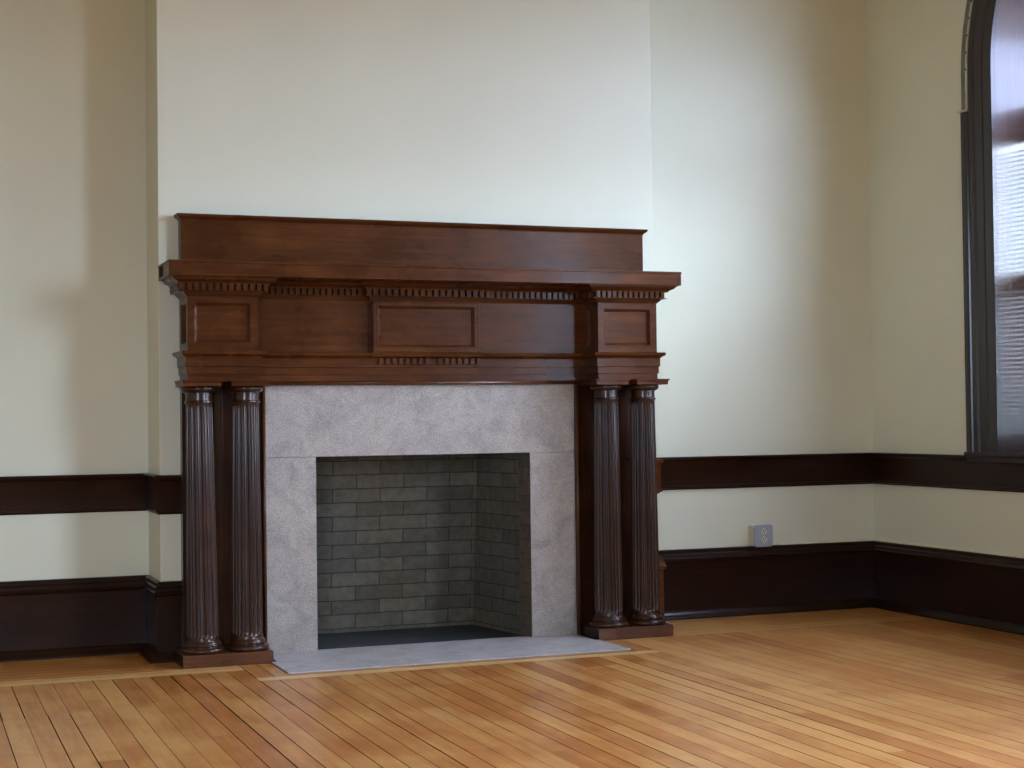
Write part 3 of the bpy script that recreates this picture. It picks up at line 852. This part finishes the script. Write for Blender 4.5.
def column(cx, cy, ab):
    col = None
    # shaft: 24 flutes with rounded ends
    NF, SUB = 24, 6
    zs0, zs1 = 0.118, 1.104
    lv = [0.096, 0.101, 0.108, 0.113, zs0, zs0+0.004, zs0+0.010, zs0+0.02] + [zs0+0.02+(zs1-zs0-0.04)*i/12 for i in range(1, 12)] + [zs1-0.02, zs1-0.010, zs1-0.004, zs1, 1.109]
    bm = bmesh.new(); rings = []
    for z in lv:
        t = (z-0.1)/1.0
        R = 0.0672 - 0.0114*max(0, t)**1.25
        if z < 0.112: R += (0.112-z)/0.016*0.005 * ((0.112-z)/0.016)
        if z < zs0: dep = 0.0
        elif z < zs0+0.02: dep = math.sqrt(max(0, 1-((zs0+0.02-z)/0.02)**2))
        elif z > zs1-0.02: dep = math.sqrt(max(0, 1-((z-(zs1-0.02))/0.02)**2)) if z <= zs1 else 0
        else: dep = 1.0
        ring = []
        for f in range(NF):
            for s in range(SUB):
                a = 2*PI*(f + s/SUB)/NF
                u = s/SUB
                if u < 0.22: d = 0
                else:
                    w = (u-0.22)/0.78      # 0..1 across the flute
                    d = 0.0060*math.sin(PI*w)
                    d = 0.0060*math.sqrt(max(0, 1-(2*w-1)**2))
                r = R - d*dep
                ring.append(bm.verts.new((cx+r*math.cos(a), cy+r*math.sin(a), z)))
        rings.append(ring)
    n = NF*SUB
    for a, b_ in zip(rings, rings[1:]):
        for i in range(n): bm.faces.new((a[i], a[(i+1)%n], b_[(i+1)%n], b_[i]))
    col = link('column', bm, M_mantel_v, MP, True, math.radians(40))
    bm = bmesh.new()
    lathe(bm, [(0,0.0515),(0.082,0.0515),(0.0890,0.0540),(0.0925,0.0585),(0.0938,0.0640),(0.0922,0.0700),(0.0875,0.0745),(0.0810,0.0765),(0.0795,0.0770),(0.0790,0.0790),
               (0.0765,0.0800),(0.0790,0.0815),(0.0810,0.0840),(0.0812,0.0870),(0.0795,0.0900),(0.0765,0.0915),(0.0755,0.0945),(0.0735,0.0985),(0.0700,0.1010),(0,0.1010)], cx, cy, 48)
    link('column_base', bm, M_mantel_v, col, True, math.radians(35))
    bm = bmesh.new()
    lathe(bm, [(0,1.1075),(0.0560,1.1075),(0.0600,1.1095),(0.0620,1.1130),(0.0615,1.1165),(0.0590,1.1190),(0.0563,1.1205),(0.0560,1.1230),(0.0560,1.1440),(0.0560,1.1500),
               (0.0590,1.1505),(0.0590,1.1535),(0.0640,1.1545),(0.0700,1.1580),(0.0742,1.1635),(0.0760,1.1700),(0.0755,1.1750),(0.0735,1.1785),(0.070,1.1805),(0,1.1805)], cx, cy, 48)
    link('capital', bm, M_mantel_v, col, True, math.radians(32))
    if cx < 0.2:                      # this one stands a touch out of plumb
        for ob in [col] + list(col.children):
            for v in ob.data.vertices: v.co.x += 0.003 - 0.0105*(v.co.z/1.15)
    abacus(col, *ab, None)
    return col
CY = -0.1685
for cx, ab in ((0.148,(0.060,0.2205)), (0.340,(0.2640,0.4290)), (S-0.340,(S-0.4290,S-0.2640)), (S-0.148,(S-0.2205,S-0.060))):
    column(cx, CY, ab)
adopt(MP)

# ------------------------------------------------------------------ stone surround
OX0, OX1, OZ = 0.680, 1.7065, 0.8675
SX0, SX1 = 0.4505, S-0.4505
YS = -0.046
ST = empty('stone_surround', (1.1925, YS, 0), 'purplish grey granite surround framing the firebox opening', 'fireplace surround')
o = boxo('lintel', (SX0, SX1, YS, -0.001, OZ+0.0006, 1.192), M_stone, ST, 0.0012)
boxo('jamb', (SX0, OX0, YS, -0.001, 0.0, OZ-0.0006), M_stone, ST, 0.0012)
boxo('jamb', (OX1, SX1, YS, -0.001, 0.0, OZ-0.0006), M_stone, ST, 0.0012)

# hearth slab
bm = bmesh.new()
hx0, hx1 = 0.4245, 1.9605
v = [bm.verts.new(p) for p in ((hx0,-0.580,0),(hx1,-0.580,0),(hx1,-0.262,0),(1.935,-0.2625,0),(1.935,-0.047,0),(OX1-0.001,-0.047,0),(OX1-0.001,0.0,0),(OX0+0.001,0.0,0),(OX0+0.001,-0.047,0),(0.4505,-0.047,0),(0.4505,-0.2625,0),(hx0,-0.2625,0))]
w = [bm.verts.new((a.co.x, a.co.y, 0.0055)) for a in v]
bm.faces.new(v[::-1]); bm.faces.new(w)
for i in range(len(v)): bm.faces.new((v[i], v[(i+1)%len(v)], w[(i+1)%len(v)], w[i]))
hs = link('hearth_slab', bm, M_hearth); bev(hs, 0.001, 1)
hs['label'] = 'flat grey stone hearth slab set in the floor before the firebox'; hs['category'] = 'hearth'

# ------------------------------------------------------------------ firebox
FB = empty('firebox', (1.1925, 0.3, 0), 'soot-darkened brick firebox with splayed sides inside the granite surround', 'firebox')
def quad_uv(name, pts, uvs, mat, th=0.03, parent=None):
    """a slab whose front face carries UVs in metres"""
    me = bpy.data.meshes.new(name)
    P = [Vector(p) for p in pts]
    n = (P[1]-P[0]).cross(P[3]-P[0]).normalized()
    Q = [p - n*th for p in P]
    me.from_pydata(P+Q, [], [(0,1,2,3),(7,6,5,4),(0,4,5,1),(1,5,6,2),(2,6,7,3),(3,7,4,0)])
    uvl = me.uv_layers.new(name='UVMap')
    for l in me.loops: uvl.data[l.index].uv = uvs[l.vertex_index % 4]
    me.materials.append(mat)
    o = bpy.data.objects.new(name, me); COL.objects.link(o); o.parent = parent or FB
    return o
fx0, fx1, fyb = S-1.630, 1.630, 0.565     # back corners at floor level
ty = 0.497; tx0, tx1 = S-1.640, 1.640      # the back leans forward going up
ZF = 1.05
def up(zz): return zz/0.85
u0 = -1.0197+0.0
# joints: one course has joints at x = 1.020 + k*0.2385, courses 0.0662 high, one boundary at z = 0.760
def UV(x, z): return (x - 1.020 + 0.2385*6, z - 0.765 + 0.0680*30)
zt = ZF; k = zt/0.85
bx0, bx1, by = fx0+(tx0-fx0)*k, fx1+(tx1-fx1)*k, fyb+(ty-fyb)*k
quad_uv('back_wall', [(fx0,fyb,-0.01),(fx1,fyb,-0.01),(bx1,by,zt),(bx0,by,zt)], [UV(fx0,-0.01),UV(fx1,-0.01),UV(bx1,zt),UV(bx0,zt)], M_brick)
# right cheek: runs from the opening to the back corner
FRX, FRY = 1.7055, 0.10
def sd(x, y): return 1.63 + math.hypot(x-1.63, y-fyb)+0.03
quad_uv('right_cheek', [(fx1,fyb,-0.01),(FRX,FRY,-0.01),(FRX,FRY,zt),(bx1,by,zt)], [UV(sd(fx1,fyb),-0.01),UV(sd(FRX,FRY),-0.01),UV(sd(FRX,FRY),zt),UV(sd(bx1,by),zt)], M_brick)
quad_uv('left_cheek', [(S-FRX+0.0,FRY,-0.01),(fx0,fyb,-0.01),(bx0,by,zt),(S-FRX,FRY,zt)], [UV(0,-0.01),UV(0.52,-0.01),UV(0.45,zt),UV(0,zt)], M_brick)
for xs, dx in ((FRX, 1), (S-FRX, -1)):
    for ya, yb, z0, z1, par in ((0.0003, FRY, -0.001, OZ+0.1, None), (-0.0455, -0.0002, 0.006, OZ, ST)):
        pts = [(xs,yb,z0),(xs,ya,z0),(xs,ya,z1),(xs,yb,z1)]
        if dx < 0: pts = [pts[1], pts[0], pts[3], pts[2]]
        quad_uv('brick_reveal', pts, [UV(5.1+yb,z0),UV(5.1+ya,z0),UV(5.1+ya,z1),UV(5.1+yb,z1)], M_brick2, 0.0008 if par else 0.03, par)
# smoke chamber lid
me_ = bmesh.new(); box(me_, 0.60, 1.80, 0.005, 0.62, ZF-0.01, ZF+0.02)
link('smoke_shelf', me_, M_black, FB)
bm = bmesh.new()
v = [bm.verts.new(p) for p in ((OX0-0.02,0.001,-0.002),(OX1+0.02,0.001,-0.002),(FRX+0.02,FRY,-0.002),(fx1+0.02,fyb+0.02,-0.002),(fx0-0.02,fyb+0.02,-0.002),(S-FRX-0.02,FRY,-0.002))]
w = [bm.verts.new((a.co.x, a.co.y, -0.03)) for a in v]
bm.faces.new(v); bm.faces.new(w[::-1])
for i in range(6): bm.faces.new((v[i], v[(i+1)%6], w[(i+1)%6], w[i]))
link('slate_floor', bm, M_firefloor, FB)
adopt(FB); adopt(ST)

# ------------------------------------------------------------------ surface outlet box on the baseboard
OB = empty('outlet_box', (3.113, YQ-0.03, 0.351), 'blue-grey square outlet box with two sockets sitting on the baseboard in the right recess', 'electrical outlet')
ox0, ox1, oz0, oz1, oy = 3.060, 3.168, 0.3525, 0.4625, YQ-0.060
bm = bmesh.new()
def octo(x0, x1, z0, z1, y, c): 
    return [(x0+c,y,z0),(x1-c,y,z0),(x1,y,z0+c),(x1,y,z1-c),(x1-c,y,z1),(x0+c,y,z1),(x0,y,z1-c),(x0,y,z0+c)]
def prism(bm, A, Bv):
    a = [bm.verts.new(p) for p in A]; b_ = [bm.verts.new(p) for p in Bv]
    n = len(a)
    bm.faces.new(a); bm.faces.new(b_[::-1])
    for i in range(n): bm.faces.new((a[i], b_[i], b_[(i+1)%n], a[(i+1)%n]))
prism(bm, octo(ox0,ox1,oz0,oz1,oy,0.006), octo(ox0,ox1,oz0,oz1,YQ,0.006))
link('box_body', bm, M_boxpaint, OB)
bm = bmesh.new()
prism(bm, octo(ox0+0.001,ox1-0.001,oz0-0.001,oz1-0.001,oy-0.008,0.014), octo(ox0-0.003,ox1+0.003,oz0-0.004,oz1+0.003,oy-0.0005,0.012))
pl_ = link('cover_plate', bm, M_plate, OB)
bev(pl_, 0.0015)
cxo = (ox0+ox1)/2
for zc in (0.429, 0.388):
    bm = bmesh.new()
    bmesh.ops.create_cone(bm, cap_ends=True, segments=28, radius1=0.0165, radius2=0.0158, depth=0.004, matrix=Matrix.Translation((cxo, oy-0.0105, zc)) @ Matrix.Rotation(PI/2, 4, 'X'))
    rc = link('socket', bm, M_ivory, OB)
    bm = bmesh.new()
    for dx in (-0.0065, 0.0065): box(bm, cxo+dx-0.0016, cxo+dx+0.0016, oy-0.0133, oy-0.0122, zc+0.000, zc+0.009)
    box(bm, cxo-0.0024, cxo+0.0024, oy-0.0133, oy-0.0122, zc-0.010, zc-0.005)
    s = link('socket_slots', bm, M_slot, rc)
for dx, dz in ((-1,-1),(1,-1),(-1,1),(1,1)):
    bm = bmesh.new()
    bmesh.ops.create_cone(bm, cap_ends=True, segments=12, radius1=0.0042, radius2=0.0034, depth=0.005, matrix=Matrix.Translation((cxo+dx*0.0455, oy-0.004, (oz0+oz1)/2+dz*0.0485)) @ Matrix.Rotation(PI/2, 4, 'X'))
    link('corner_screw', bm, M_slot, pl_)
adopt(OB)

# ------------------------------------------------------------------ light: overcast daylight through the windows
wd = bpy.data.worlds.new('World'); scene.world = wd; wd.use_nodes = True
nt = wd.node_tree; nt.nodes.clear()
out = nt.nodes.new('ShaderNodeOutputWorld'); bg = nt.nodes.new('ShaderNodeBackground')
tc = nt.nodes.new('ShaderNodeTexCoord'); sp = nt.nodes.new('ShaderNodeSeparateXYZ')
nt.links.new(tc.outputs['Generated'], sp.inputs[0])
mz = nt.nodes.new('ShaderNodeMath'); mz.operation = 'MULTIPLY_ADD'; mz.inputs[1].default_value = 0.5; mz.inputs[2].default_value = 0.5
nt.links.new(sp.outputs[2], mz.inputs[0])
r = ramp(nt, mz.outputs[0], [(0.30, (0.07,0.075,0.07)), (0.485, (0.12,0.135,0.15)), (0.52, (0.60,0.75,1.00)), (0.72, (0.80,0.95,1.19)), (0.95, (1.35,1.52,1.80))])
nt.links.new(r.outputs[0], bg.inputs[0]); bg.inputs[1].default_value = 15.0
nt.links.new(bg.outputs[0], out.inputs[0])
def portal(name, x, yc, zc, w, h, sgn):
    l = bpy.data.lights.new(name, 'AREA'); l.shape = 'RECTANGLE'; l.size = h; l.size_y = w
    l.cycles.is_portal = True
    o = bpy.data.objects.new(name, l); COL.objects.link(o)
    o.location = (x, yc, zc); o.rotation_euler = (0, sgn*PI/2, 0)
for k, (a, b_) in enumerate(FILL_WIN):
    l = bpy.data.lights.new('portal', 'AREA'); l.shape = 'RECTANGLE'; l.size = b_-a; l.size_y = 2.3; l.cycles.is_portal = True
    o = bpy.data.objects.new('portal', l); COL.objects.link(o); o.location = ((a+b_)/2, YB-0.27, 2.05); o.rotation_euler = (PI/2, 0, 0)
for nm, x, c, R, s in (('portal', XC+WT+0.06, c1, R1, 1), ('portal', XC+0.19+0.06, c2, R2, 1)):
    portal(nm, x, c, 2.25, 2*R+0.05, 2.9, s)

# ------------------------------------------------------------------ camera
F = 1579.128; yaw, pitch, roll = 0.369296, 0.022044, 0.012197
cam = bpy.data.cameras.new('camera'); cam.sensor_fit = 'HORIZONTAL'; cam.sensor_width = 36; cam.lens = F/1024*36
cam.clip_start = 0.05
co = bpy.data.objects.new('camera', cam); COL.objects.link(co); scene.camera = co
cy_, sy_, cp, sp_ = math.cos(yaw), math.sin(yaw), math.cos(pitch), math.sin(pitch)
Fv = Vector((sy_*cp, cy_*cp, sp_)); Rv = Vector((cy_, -sy_, 0)); Uv = Rv.cross(Fv)
cr, sr = math.cos(roll), math.sin(roll)
R2v = Rv*cr - Uv*sr; U2v = Rv*sr + Uv*cr
M = Matrix((R2v, U2v, -Fv)).transposed().to_4x4()
M.translation = Vector((-1.0423943, -6.9258228, 1.0270484))
co.matrix_world = M

vs = scene.view_settings
vs.view_transform = 'Standard'; vs.look = 'None'; vs.exposure = 1.70; vs.gamma = 1.0; vs.use_curve_mapping = False
scene.cycles.use_denoising = True
scene.cycles.max_bounces = 12; scene.cycles.diffuse_bounces = 8; scene.cycles.glossy_bounces = 6; scene.cycles.transparent_max_bounces = 12
scene.cycles.sample_clamp_indirect = 8.0
